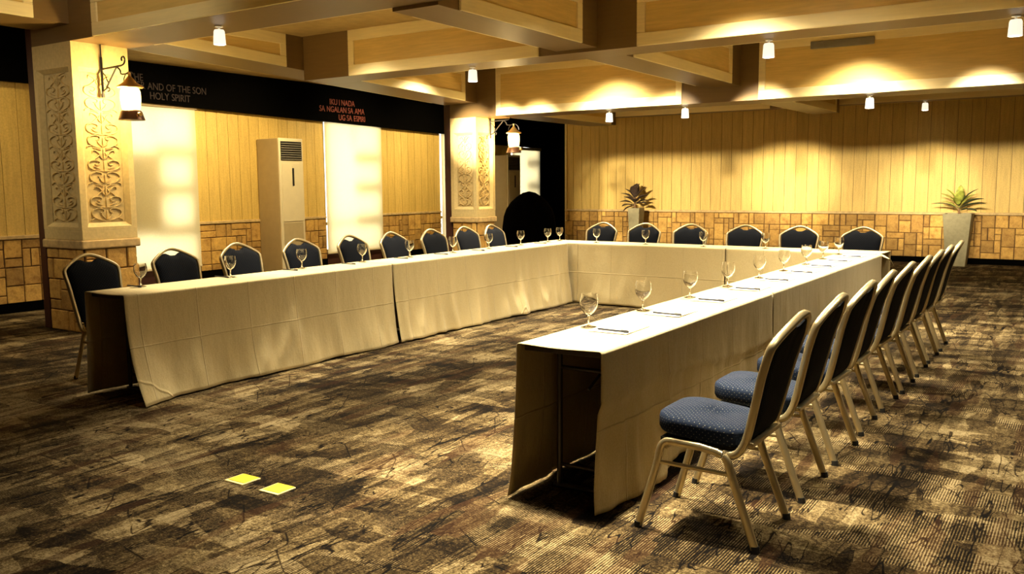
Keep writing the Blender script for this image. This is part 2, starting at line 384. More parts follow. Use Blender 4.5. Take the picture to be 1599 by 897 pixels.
def ashlar(mb, mbg, org, d, nrm, length, z0, z1, cell=.105, seed=1, th=.022):
    """random rectangular stones with recessed joints"""
    rr = random.Random(seed); d = Vector(d); nrm = Vector(nrm); o = Vector(org)
    nz = max(1, round((z1-z0)/cell)); nx = max(1, round(length/cell)); cz = (z1-z0)/nz; cx = length/nx
    occ = [[0]*nx for _ in range(nz)]
    for j in range(nz-1, -1, -1):
        for i in range(nx):
            if occ[j][i]: continue
            w, h = rr.choice([(1,1),(2,1),(2,2),(2,2),(1,2),(3,2),(2,3),(3,1),(2,2),(1,2)])
            w = min(w, nx-i); h = min(h, j+1)
            while w > 1 and any(occ[j-b][i+a] for a in range(w) for b in range(h)): w -= 1
            while h > 1 and any(occ[j-b][i+a] for a in range(w) for b in range(h)): h -= 1
            for a in range(w):
                for b in range(h): occ[j-b][i+a] = 1
            g = .005; u0 = i*cx+g+rr.uniform(0,.004); u1 = (i+w)*cx-g-rr.uniform(0,.004); v1 = z0+(j+1)*cz-g; v0 = z0+(j+1-h)*cz+g
            t = th*rr.uniform(.7, 1.25); b_ = .008
            def P(u, v, n): q = o+d*u+nrm*n; return (q.x, q.y, v)
            jj = lambda: rr.uniform(-.003, .003)
            r0 = [P(u0,v0,0),P(u1,v0,0),P(u1,v1,0),P(u0,v1,0)]
            r1 = [P(u0+jj(),v0+jj(),t*.6),P(u1+jj(),v0+jj(),t*.6),P(u1+jj(),v1+jj(),t*.6),P(u0+jj(),v1+jj(),t*.6)]
            r2 = [P(u0+b_,v0+b_,t),P(u1-b_,v0+b_,t),P(u1-b_,v1-b_,t),P(u0+b_,v1-b_,t)]
            mb.loft([r0, r1, r2])
    a = o-nrm*.02; b = o+d*length-nrm*.02; a2 = o+nrm*.004; b2 = o+d*length+nrm*.004
    mbg.hexa([(a.x,a.y,z0),(b.x,b.y,z0),(b2.x,b2.y,z0),(a2.x,a2.y,z0),(a.x,a.y,z1),(b.x,b.y,z1),(b2.x,b2.y,z1),(a2.x,a2.y,z1)])

ZR = .92
def wall(name, org, d, nrm, length, ztop=3.34, seed=1, label=None, z1b=None):
    b, g = MB(), MB(); boards(b, g, org, d, nrm, length, ZR, ztop, z1b=z1b)
    root = g.build(name, M_gap); struct(root, label)
    b.build('wall_boards', M_board, root)
    s, m = MB(), MB(); dd = Vector(nrm)*.012; o = Vector(org)+dd
    ashlar(s, m, o, d, nrm, length, .10, ZR-.05, seed=seed)
    m.build('mortar', M_grout, root); s.build('stone_facing', M_stone, root)
    a = Vector(org); e = a+Vector(d)*length; n = Vector(nrm)*.05
    l = MB().hexa([(*a.to_2d(), ZR-.045), (*e.to_2d(), ZR-.045), (*(e+n).to_2d(), ZR-.045), (*(a+n).to_2d(), ZR-.045),
                   (*a.to_2d(), ZR), (*e.to_2d(), ZR), (*(e+n).to_2d(), ZR), (*(a+n).to_2d(), ZR)])
    l.build('stone_ledge', M_ledge, root, bevel=.008)
    return root
def baseboard(name, org, d, nrm, length, h=.10):
    a = Vector(org); e = a+Vector(d)*length; n = Vector(nrm)*.045
    o = MB().hexa([(*a.to_2d(), 0), (*e.to_2d(), 0), (*(e+n).to_2d(), 0), (*(a+n).to_2d(), 0),
                   (*a.to_2d(), h), (*e.to_2d(), h), (*(e+n).to_2d(), h), (*(a+n).to_2d(), h)]).build(name, M_black, bevel=.006)
    return struct(o)
wall('wall_far', (-10.12, YF, 0), (1, 0, 0), (0, -1, 0), XE+10.12, 3.34, 5, 'far wall of pale vertical boards over a stone wainscot')
baseboard('baseboard_far', (-10.12, YF, 0), (1, 0, 0), (0, -1, 0), XE+10.12, .105)
# left wall in pieces between the windows
WIN = [(7.55, 9.10), (11.93, 13.50), (15.45, 16.95), (18.30, 19.60)]
WZ0, WZ1 = .22, 2.78
segs = [(6.9, WIN[0][0]), (WIN[0][1], WIN[1][0]), (WIN[1][1], WIN[2][0]), (WIN[2][1], WIN[3][0]), (WIN[3][1], 20.3)]
for i, (a, b) in enumerate(segs):
    if i == 4:
        struct(MB().box((XW-.1, a, 0), (XW, b, 3.34)).build('wall_left', M_black)); continue
    wall('wall_left', (XW, b, 0), (0, -1, 0), (1, 0, 0), b-a, 3.34, 20+i)
    baseboard('baseboard_left', (XW, b, 0), (0, -1, 0), (1, 0, 0), b-a, .12)
for i, (a, b) in enumerate(WIN):
    struct(MB().box((XW-.1, a, 0), (XW, b, WZ0)).box((XW-.1, a, WZ1), (XW, b, 3.34)).build('trim_%d' % (i+1), M_redwood))
    # window: frame with wide rails in one half, panes
    f = MB(); y0, y1, ym = a, b, (a+b)/2; xa, xb = XW-.11, XW-.055
    f.box((xa, y0, WZ0), (xb, y0+.09, WZ1)).box((xa, y1-.09, WZ0), (xb, y1, WZ1)).box((xa, y0, WZ1-.10), (xb, y1, WZ1)).box((xa, y0, WZ0), (xb, y1, WZ0+.06))
    f.box((xa, ym-.02, WZ1-.5), (xb, ym+.02, WZ1))
    for z in (2.02, 1.44, .80):
        f.box((xa, ym+.04, z-.10), (xb, y1, z+.10))
        if i == 0: f.box((xa, y0, z-.10), (xb, ym+.08, z+.10)) if z > 2.3 else None
    f.box((xa+.01, y0, .74), (xb, y1, .80))
    if i == 0: f.box((xa, y0, .8), (xb, ym+.14, 2.02)); f.box((xa, y1-.14, .8), (xb, y1, 2.02))  # solid boards added behind the blind to dim it around the bright squares
    w = struct(f.build('window_%d' % (i+1), M_shut, bevel=.006))
    MB().box((xa+.025, y0+.02, WZ0+.02), (xa+.031, y1-.02, WZ1-.02)).build('pane', M_pane, w)
    # reveal around the opening
    MB().box((XW-.28, y0-.05, WZ0-.05), (XW-.1, y0, WZ1+.05)).box((XW-.28, y1, WZ0-.05), (XW-.1, y1+.05, WZ1+.05)).box((XW-.28, y0, WZ0-.05), (XW-.1, y1, WZ0)).box((XW-.28, y0, WZ1), (XW-.1, y1, WZ1+.05)).build('window_reveal', M_shut, w)
# nearer left wall piece, and the step between them behind the column
wall('wall_left', (-10.72, 6.9, 0), (0, -1, 0), (1, 0, 0), 6.9-YB, 3.34, 31)
baseboard('baseboard_left', (-10.72, 6.9, 0), (0, -1, 0), (1, 0, 0), 6.9-YB, .12)
struct(MB().box((XW-.1, 6.8, 0), (-10.72, 6.9, 3.34)).build('wall_left', M_black))
struct(MB().box((-12.3, 20.3, 0), (-10.0, 20.4, 3.34)).build('wall_back', M_black))
struct(MB().box((-10.22, YF+.1, 0), (-10.12, 20.3, 3.34)).build('wall_back', M_black))
struct(MB().box((-10.125, YF-.03, 0), (-10.075, YF+.11, 3.34)).build('trim_9', M_col))
M_room = plain('brown_wall_paint', (.12, .085, .04), .8)
struct(MB().box((XE, YB, 0), (XE+.1, YF+.1, 3.34)).build('wall_right', M_room))
struct(MB().box((-10.8, YB-.1, 0), (XE+.1, YB, 3.34)).build('wall_near', M_room))

# ------------------------------------------------------------------ beams
def beamX(name, y0, y1, x0, x1, zb, gaps, face_gap=.12, ztop=3.34, label=None, zpan=(.12, .10)):
    """beam along X; gaps = x positions where trims stop (pairs of panel extents)"""
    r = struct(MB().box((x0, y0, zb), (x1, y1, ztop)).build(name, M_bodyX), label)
    for (a, b) in gaps:
        for (yf, sg) in ((y0, -1), (y1, 1)):
            t = MB(); d = .022*sg; f = lambda xa, za, xb, zb_: t.box((xa, min(yf, yf+d), za), (xb, max(yf, yf+d), zb_))
            f(a, zb, b, zb+.125); f(a, ztop-.13, b, ztop-.001); f(a, zb+.125, a+.09, ztop-.13); f(b-.09, zb+.125, b, ztop-.13)
            t.build('beam_panel_trim', M_trimX, r, bevel=.006)
            MB().box((a+.08, min(yf, yf+.006*sg), zb+.12), (b-.08, max(yf, yf+.006*sg), ztop-.125)).build('beam_panel', M_beamX, r)
    return r
def beamY(name, xa, xb, y0, y1, za, zb, ext, ztop=3.34, label=None):
    """beam along Y whose soffit runs from height za at y0 to zb at y1; xa/xb = (x0,x1) at each end"""
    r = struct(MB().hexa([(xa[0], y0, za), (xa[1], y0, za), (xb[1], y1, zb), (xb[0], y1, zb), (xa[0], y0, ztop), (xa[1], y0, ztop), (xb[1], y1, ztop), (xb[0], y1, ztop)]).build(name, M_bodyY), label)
    for (u0, u1) in ext:
        for side in (0, 1):
            t = MB(); sg = -1 if side == 0 else 1; d = .022*sg
            def X(y): k = (y-y0)/(y1-y0); return xa[side]+(xb[side]-xa[side])*k
            def Z(y): k = (y-y0)/(y1-y0); return za+(zb-za)*k
            def q(ya, yb, lo, hi):     # lo, hi: functions of y
                p = [(X(ya), ya, lo(ya)), (X(yb), yb, lo(yb)), (X(yb)+d, yb, lo(yb)), (X(ya)+d, ya, lo(ya)), (X(ya), ya, hi(ya)), (X(yb), yb, hi(yb)), (X(yb)+d, yb, hi(yb)), (X(ya)+d, ya, hi(ya))]
                t.hexa(p)
            q(u0, u1, Z, lambda y: Z(y)+.125); q(u0, u1, lambda y: ztop-.13, lambda y: ztop-.001)
            q(u0, u0+.09, lambda y: Z(y)+.125, lambda y: ztop-.13); q(u1-.09, u1, lambda y: Z(y)+.125, lambda y: ztop-.13)
            t.build('beam_panel_trim', M_trimY, r, bevel=.006)
            t = MB(); d = .006*sg; q(u0+.08, u1-.08, lambda y: Z(y)+.12, lambda y: ztop-.125); t.build('beam_panel', M_beamY, r)
    return r
# girders over the columns
beamX('trim_10', 4.97, 5.60, -9.13, XE, 2.905, [(-8.02, -4.62), (-3.95, -.3)], label='near cross girder')
beamX('trim_11', 11.73, 12.30, -8.95, XE, 2.57, [(-8.02, -4.88), (-3.80, .4)], label='far cross girder')
beamX('trim_12', 8.0, 8.46, -8.4, XE, 2.80, [(-7.62, -4.92), (-3.80, -.2)], label='middle cross beam')
beamX('trim_13', 16.75, 17.05, -8.9, XE, 2.865, [(-8.8, -5.2), (-4.0, 3.4)], label='beam in front of the far wall')
beamY('trim_14', (-4.84, -4.37), (-4.52, -4.05), 5.60, 11.73, 2.875, 2.766, [(5.85, 7.70), (8.75, 11.40)], label='centre lengthwise beam')
beamY('trim_15', (-4.50, -4.04), (-4.40, -3.94), 12.30, 16.75, 2.72, 2.72, [(12.5, 16.5)])
beamY('trim_16', (-.25, .25), (-.25, .25), 5.60, 11.73, 2.83, 2.80, [(5.85, 7.70), (8.75, 11.40)])
beamY('trim_17', (-9.05, -8.43), (-9.05, -8.40), 5.60, 11.73, 3.02, 2.79, [(5.90, 7.72), (8.78, 11.40)], label='left lengthwise beam between the columns')
beamY('trim_18', (-9.05, -8.43), (-9.05, -8.43), YB, 4.97, 3.10, 3.065, [(YB, 4.62)])
beamY('trim_19', (-9.05, -8.43), (-9.05, -8.43), 12.30, 16.75, 2.70, 2.70, [(12.5, 16.5)])
beamY('trim_20', (-4.9, -4.4), (-4.9, -4.4), YB, 4.97, 2.87, 2.86, [(YB, 4.6)])

# ------------------------------------------------------------------ columns
def scroll_unit(mb, P, s=1.0):
    """one repeat of the carved ornament (0..1 high, -.5..+.5 wide), P maps (u, v, h) to a point"""
    def curve(pts, r=.012, tp=True):
        q = smooth_path([(a, b, 0) for a, b in pts], 3); n = len(q)
        ta = [1-.55*abs(2*i/(n-1)-1)**2 for i in range(n)]
        mb.tube([P(c.x, c.y, .003) for c in q], r*s*.62, r*s*1.15, n=5, up=UPV[0], taper=ta)
    def spiral(cx, cy, r0, a0, turns, sgn, m):
        return [(m*(cx+sgn*r0*(1-.78*k/9)*math.cos(a0+2*PI*turns*k/9)), cy+r0*(1-.78*k/9)*math.sin(a0+2*PI*turns*k/9)) for k in range(10)]
    for m in (-1, 1):
        curve([(m*.06, .02), (m*.20, .04), (m*.40, .14), (m*.42, .28), (m*.25, .36), (m*.10, .33), (m*.10, .25), (m*.20, .24)])
        curve([(m*.0, .38), (m*.25, .40), (m*.44, .50), (m*.42, .64), (m*.24, .68), (m*.12, .62), (m*.18, .55), (m*.26, .57)])
        curve([(m*.34, .66), (m*.20, .76), (m*.12, .84), (m*.20, .93), (m*.30, .95), (m*.32, .88)])
        curve([(m*.02, .05), (m*.12, .14), (m*.16, .22)], .010)
        curve([(m*.03, .72), (m*.10, .80), (m*.04, .90)], .012)
        curve([(m*.30, .10), (m*.44, .05), (m*.47, .0)], .010)
        curve([(m*.12, .45), (m*.24, .48), (m*.30, .53)], .009)
        curve([(m*.06, .96), (m*.16, 1.0), (m*.30, 1.02)], .010)
    curve([(0, .68), (0, .78), (0, .98)], .014); curve([(0, .03), (0, .18), (0, .30)], .011); curve([(0, .36), (0, .5), (0, .64)], .013)
UPV = [Vector((0, -1, 0))]
def column(x0, x1, y0, y1, ztop, label):
    root = empty('column', ((x0+x1)/2, (y0+y1)/2, 0)); tag(root, label, 'column', 'columns with carved panels')
    O = Vector(root.location); zl = ZR+.03
    def bb(nm, mb, mat, **k):
        mb.v = [(p[0]-O.x, p[1]-O.y, p[2]) for p in mb.v]; return mb.build(nm, mat, root, **k)
    bb('shaft', MB().box((x0+.05, y0+.05, 0), (x1-.05, y1-.05, ztop)), M_relief)
    s, g = MB(), MB()
    ashlar(s, g, (x0+.02, y0+.02, 0), (1,0,0), (0,-1,0), x1-x0-.04, 0, ZR-.06, seed=int(x0*-10))
    ashlar(s, g, (x1-.02, y0+.02, 0), (0,1,0), (1,0,0), y1-y0-.04, 0, ZR-.06, seed=int(y0*10))
    ashlar(s, g, (x1-.02, y1-.02, 0), (-1,0,0), (0,1,0), x1-x0-.04, 0, ZR-.06, seed=9)
    bb('mortar', g, M_grout); bb('stone_base', s, M_stone)
    bb('ledge', MB().box((x0-.02, y0-.02, ZR-.06), (x1+.02, y1+.02, zl)), M_ledge, bevel=.014)
    bb('plinth', MB().box((x0, y0, zl), (x1, y1, zl+.10)), M_col, bevel=.006)
    # frames with sloped reveals round the sunk panels, on all visible faces
    pz0, pz1 = zl+.13, ztop-.24
    fr = MB()
    for (ax, P) in (('x', lambda u, v, n: (x0+u, y0-n, v)), ('y', lambda u, v, n: (x1+n, y0+u, v)), ('b', lambda u, v, n: (x1-u, y1+n, v))):
        Wd = (y1-y0) if ax == 'y' else (x1-x0); m = .062; bv = .042
        o = [(0, zl+.10), (Wd, zl+.10), (Wd, ztop), (0, ztop)]; i1 = [(m, pz0), (Wd-m, pz0), (Wd-m, pz1), (m, pz1)]
        i2 = [(m+bv, pz0+bv), (Wd-m-bv, pz0+bv), (Wd-m-bv, pz1-bv), (m+bv, pz1-bv)]
        v = [P(u, w, 0) for u, w in o]+[P(u, w, 0) for u, w in i1]+[P(u, w, -.045) for u, w in i2]
        fr.add(v, [(k, (k+1) % 4, 4+(k+1) % 4, 4+k) for k in range(4)]+[(4+k, 4+(k+1) % 4, 8+(k+1) % 4, 8+k) for k in range(4)])
    bb('panel_frame', fr, M_col)
    for (ax, P, up) in (('x', lambda u, v, n: Vector((x0+u, y0+.048-n, v)), (0,-1,0)), ('y', lambda u, v, n: Vector((x1-.048+n, y0+u, v)), (1,0,0))):
        Wd = (x1-x0) if ax == 'x' else (y1-y0); UPV[0] = Vector(up); c = MB(); wp = Wd-.235; nn = max(1, round((pz1-pz0-.10)/.40)); H = (pz1-pz0-.11)/nn; z = pz0+.055; k = 0
        while k < nn:
            scroll_unit(c, lambda u, v, n: P(Wd/2+u*wp, z+v*H, n), 1.0); z += H; k += 1
        bb('carved_scrollwork', c, M_relief, smooth=60)
    return root
column(-9.13, -8.43, 4.97, 5.58, 2.905, 'near square column with carved scroll panels on a stone base, lantern on its side')
column(-8.95, -8.43, 11.73, 12.27, 2.57, 'far square column with carved scroll panels beside the second lantern')
p = MB().box((-9.26, 4.98, 0), (-9.14, 5.14, 3.3)).build('dark_post', M_redwood, bevel=.008); tag(p, 'dark red wooden post against the left side of the near column', 'post', 'dark red posts beside the columns')
p = MB().box((-9.10, 11.76, 0), (-8.96, 11.92, 3.0)).build('dark_post', M_redwood, bevel=.008); tag(p, 'dark red wooden post against the left side of the far column', 'post', 'dark red posts beside the columns')

# black fascia along the top of the left wall, with lettering
def fascia(name, x, y0, y1, z0a, z0b, label):
    o = MB().hexa([(x, y0, z0a), (x+.12, y0, z0a), (x+.12, y1, z0b), (x, y1, z0b), (x, y0, 3.34), (x+.12, y0, 3.34), (x+.12, y1, 3.34), (x, y1, 3.34)]).build(name, M_black)
    return tag(o, label, 'fascia')
fa = fascia('wall_fascia', XW+.02, 6.92, 17.3, 2.775, 2.565, 'long black fascia above the windows carrying red lettering')
fascia('wall_fascia', -10.70, YB+.02, 6.88, 2.72, 2.72, 'black fascia above the wall boards left of the near column')
fascia('wall_fascia', XW+.02, 17.32, 20.2, 2.44, 2.40, 'black fascia over the window behind the far column')
def text(body, size, loc, mat, parent, sx=1.0):
    """a line of raised lettering on the fascia, one mesh per word, centred on loc, reading along +y"""
    words = body.split(); ms = []; x = 0
    for w in words:
        cu = bpy.data.curves.new('lettering', 'FONT'); cu.body = w; cu.size = size; cu.extrude = .004
        t = bpy.data.objects.new('t', cu); COL.objects.link(t); dg = bpy.context.evaluated_depsgraph_get(); dg.update()
        me = bpy.data.meshes.new_from_object(t.evaluated_get(dg)); bpy.data.objects.remove(t)
        wd = max(v.co.x for v in me.vertices)*sx; ms.append((me, x)); x += wd+size*.28
    for me, x0 in ms:
        me.materials.clear(); me.materials.append(mat); o = bpy.data.objects.new('lettering', me); link(o, parent)
        o.location = (loc[0], loc[1]+x0-x/2, loc[2]); o.rotation_euler = (PI/2, 0, PI/2); o.scale = (sx, 1, 1)
xt = XW+.146
for body, z, y, mat in (('THE', 3.06, 8.05, M_letterA), ('HER AND OF THE SON', 2.945, 8.62, M_letterA), ('HOLY SPIRIT', 2.805, 8.62, M_letterA)):
    text(body, .15, (xt, y, z), mat, fa, .85)
for body, z, y in (('IKU I NADA', 2.99, 12.35), ('SA NGALAN SA AMA', 2.855, 12.35), ('UG SA ESPIRI', 2.715, 12.6)):
    text(body, .15, (xt, y, z), M_letterB, fa, .85)

# ------------------------------------------------------------------ roller blinds
BL = ['wide translucent roller blind partly hidden by the near column', 'bright white roller blind under the red lettering', 'narrow visible roller blind just left of the far column', 'roller blind on the window behind the far column']
for i, (a, b) in enumerate(WIN):
    x = XW+.03; r = empty('roller_blind', (x, (a+b)/2, WZ1)); tag(r, BL[i], 'blind', 'roller blinds'); ym = (a+b)/2; top = WZ1-.06 if i < 3 else 2.36
    r.location.z = top
    MB().box((-.01, a-ym-.03, -.02), (.05, b-ym+.03, .05)).build('head_rail', M_shut, r, bevel=.008)
    g = []; N = 40
    for u in range(N+1):
        yy = a+.0+(b-a)*u/N; row = []
        for w in range(13):
            k = w/12; row.append((.02+.006*math.sin(u*.55)*k+.004*math.sin(u*.21+k*3), yy-ym, -k*(top-WZ0)))
        g.append(row)
    MB().grid(g).build('blind_fabric', M_blind, r, smooth=True)
    MB().box((.012, a-ym, -(top-WZ0)-.02), (.032, b-ym, -(top-WZ0)+.012)).build('bottom_bar', M_ac, r, bevel=.004)

# ------------------------------------------------------------------ floor-standing air conditioners
def aircon():
    r = empty('air_conditioner'); w, d, h = .54, .52, 2.29       # front faces +x
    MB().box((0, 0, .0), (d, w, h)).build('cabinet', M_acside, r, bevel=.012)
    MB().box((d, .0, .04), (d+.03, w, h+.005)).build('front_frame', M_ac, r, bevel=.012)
    MB().box((d+.03, .035, h-.37), (d+.033, w-.035, h-.05)).build('air_grille', M_dark, r)
    s = MB()
    for k in range(8):
        z = h-.35+k*.038
        s.hexa([(d+.030, .04, z), (d+.052, .04, z-.008), (d+.052, w-.04, z-.008), (d+.030, w-.04, z), (d+.030, .04, z+.007), (d+.052, .04, z-.001), (d+.052, w-.04, z-.001), (d+.030, w-.04, z+.007)])
    s.build('grille_slats', M_slat, r)
    MB().box((d+.03, .05, .88), (d+.040, w-.05, h-.42)).build('upper_panel', M_ac, r, bevel=.01)
    MB().box((d+.03, .05, .12), (d+.038, w-.05, .86)).build('intake_panel', M_acpanel, r, bevel=.01)
    MB().tube([(d+.043, w/2+.02, h-.80), (d+.043, w/2+.02, h-.50)], .022, .006, n=10, up=(1,0,0)).build('display_slot', M_dark, r)
    MB().lathe([(.001, 0), (.017, 0), (.017, .004), (.001, .006)], 14, (0,0,0)).build('badge', M_ac, r).matrix_local = Matrix.Translation((d+.042, w/2+.01, h-.47)) @ Matrix.Rotation(PI/2, 4, 'Y')
    return r
ac = aircon(); ac.location = (-12.07, 10.34, 0); tag(ac, 'tall cream floor-standing air conditioner between the first two blinds', 'air conditioner', 'floor-standing air conditioners')
a2 = copy_tree(ac); a2.location = (-12.07, 17.30, -.1); a2.location.z = 0; a2.scale = (1, 1, .95); a2['label'] = 'tall cream air conditioner beyond the far column'

# ------------------------------------------------------------------ wall lanterns
def lantern(label, loc, energy):
    r = empty('wall_lantern', loc); tag(r, label, 'lantern', 'wall lanterns')       # origin on the wall, arm along +x
    MB().tube([(.012, 0, -.16), (.012, 0, .22)], .014, .010, n=6).tube([(.012, 0, -.18), (.012, 0, -.14)], .02, .012, n=6).tube([(.012,0,.20),(.012,0,.42)], .006).build('wall_plate', M_iron, r)
    b = MB(); b.tube([(.01, 0, .10), (.34, 0, .11)], .008, .010, n=6)
    b.tube(smooth_path([(.34, 0, .11), (.39, 0, .125), (.41, 0, .165), (.385, 0, .195), (.355, 0, .18), (.36, 0, .155)]), .008, n=6)
    b.tube([(.08, 0, -.085), (.27, 0, .105)], .009, n=6); b.tube(smooth_path([(.27, 0, .105), (.32, 0, .07), (.34, 0, .03), (.42, 0, .025), (.47, 0, .03)]), .008, n=6)
    b.tube(smooth_path([(.02, 0, .07), (.07, 0, .03), (.10, 0, -.02), (.13, 0, -.05)]), .006, n=6)
    b.tube(smooth_path([(.01, 0, -.12), (.06, 0, -.10), (.11, 0, -.085), (.13, 0, -.11), (.10, 0, -.125)]), .007, n=6)
    b.build('scroll_bracket', M_iron, r, smooth=True)
    cx = .47; c = MB().lathe([(.0, .04), (.012, .035), (.014, .0), (.03, -.02), (.05, -.045), (.06, -.06), (.115, -.095), (.125, -.105), (.12, -.112), (.03, -.10)], 24, (cx, 0, 0)); c.build('lantern_cap', M_brass, r, smooth=True)
    h = MB().tube([(cx+.10*math.cos(t), 0, -.06+.10*math.sin(t)) for t in [PI*k/14 for k in range(15)]], .005, n=5); h.build('bail_handle', M_iron, r)
    MB().lathe([(.075, -.112), (.092, -.15), (.096, -.22), (.088, -.30), (.078, -.335)], 24, (cx, 0, 0)).build('glass_chimney', M_lglass, r, smooth=True)
    MB().lathe([(.0, -.33), (.085, -.33), (.10, -.345), (.12, -.41), (.125, -.425), (.0, -.425)], 28, (cx, 0, 0)).build('lantern_base', M_bronze, r, smooth=True)
    MB().tube([(cx+.12, 0, -.375), (cx+.15, 0, -.375)], .02, n=10).build('wick_knob', M_brass, r)
    MB().tube([(cx, 0, -.33), (cx, 0, -.24)], .008).build('candle_tube', M_iron, r)
    MB().lathe([(.001, -.13), (.03, -.15), (.042, -.19), (.03, -.23), (.012, -.25), (.001, -.255)], 16, (cx, 0, 0)).build('bulb', M_flame, r, smooth=True)
    l = bpy.data.lights.new('lantern_light', 'POINT'); l.energy = energy; l.color = (1, .72, .30); l.shadow_soft_size = .05
    o = bpy.data.objects.new('lantern_light', l); link(o, r); o.location = (cx-.10, 0, -.19)
    return r
lantern('black iron scroll lantern glowing on the near column', (-8.42, 5.27, 2.56), 38)
lantern('smaller-looking glowing lantern on the far column, under the far girder', (-8.42, 12.12, 2.42), 36)

# ------------------------------------------------------------------ spotlight cans under the beams
def can(loc, label, aim=None, energy=0, size=60, stem=0, h=.13):
    r = empty('ceiling_spotlight', loc); tag(r, label, 'spotlight', 'white can spotlights')
    MB().lathe([(.0, .0), (.035, .0), (.035, -.012), (.0, -.012)], 20).build('ceiling_mount', M_spotw, r)
    MB().tube([(0, 0, -.01), (0, 0, -.04-stem)], .010).build('stem', M_spotw, r)
    MB().lathe([(.001, -.035-stem), (.040, -.035-stem), (.048, -.05-stem), (.055, -.035-h-stem), (.047, -.035-h-stem), (.042, -.06-stem)], 24).build('lamp_housing', M_frost, r, smooth=40)
    MB().lathe([(.001, -.032-h-stem), (.047, -.030-h-stem)], 24).build('lamp_face', M_bulb, r)
    if energy: spot('can_beam', (loc[0], loc[1], loc[2]-h-.06-stem), aim, energy, size, .7, WARM, .03, r)
    return r
can((-6.62, 5.30, 2.905), 'white can spotlight under the near girder beside the near column', (-6.6, 5.3, 0), 60, 80)
can((-5.94, 8.22, 2.80), 'white can spotlight under the middle cross beam, left of the others on it', (-5.9, 8.2, 0), 60, 80)
can((-6.16, 12.02, 2.57), 'leftmost small spotlight under the far girder', (-6.2, 12.6, 0), 60, 90)
can((-4.95, 12.02, 2.57), 'second small spotlight from the left under the far girder', (-5.0, 12.6, 0), 60, 90)
can((-2.62, 8.35, 2.80), 'white can spotlight under the middle cross beam, right of the beam crossing', (-2.6, 8.3, 0), 60, 80)
can((-2.456, 12.02, 2.57), 'small spotlight under the far girder, rightmost on it', (-2.45, 12.6, 0), 60, 90)
can((-2.54, 16.9, 2.865), 'rightmost small spotlight, close before the boarded far wall', (-2.4, 17.5, 1.0), 20, 70)
can((-0.61, 8.35, 2.80), 'white can spotlight at the far right of the picture under the middle cross beam', (-.6, 8.3, 0), 60, 80)
v = empty('ceiling_air_vent', (-2.745, 11.708, 3.16)); tag(v, 'grey rectangular air vent box at the top of the far girder face', 'vent')
MB().box((-.385, -.03, .0), (.385, .0, .095)).build('vent_box', M_slat, v, bevel=.008)
s = MB()
for k in range(4): s.box((-.37, -.034, .012+k*.022), (.37, -.028, .018+k*.022))
s.build('vent_louvres', M_slat, v)

# ------------------------------------------------------------------ tables under the cloths
def table(loc, rz, L, Wd, label):
    r = empty('folding_table', loc, rz); tag(r, label, 'table', 'narrow folding tables')
    MB().box((0, 0, .71), (Wd, L, .738)).build('tabletop', M_table, r, bevel=.004)
    for y in (.22, L-.22):
        m = MB(); m.tube([(.06, y, .70), (.06, y, .02)], .014, n=8).tube([(Wd-.06, y, .70), (Wd-.06, y, .02)], .014, n=8).tube([(.06, y, .60), (Wd-.06, y, .60)], .010, n=8).tube([(.06, y, .12), (Wd-.06, y, .12)], .010, n=8)
        m.tube([(.03, y, .014), (Wd-.03, y, .014)], .014, n=8).build('leg', M_leg, r, smooth=True)
    MB().tube([(Wd/2, .24, .50), (Wd/2, .70, .70)], .007).build('leg_brace', M_leg, r)
    return r
table((-5.870, 3.50, 0), 0, 1.8, .44, 'folding table under the near end of the left cloth')
table((-2.155, 3.36, 0), 0, 1.8, .41, 'folding table under the near end of the right cloth')

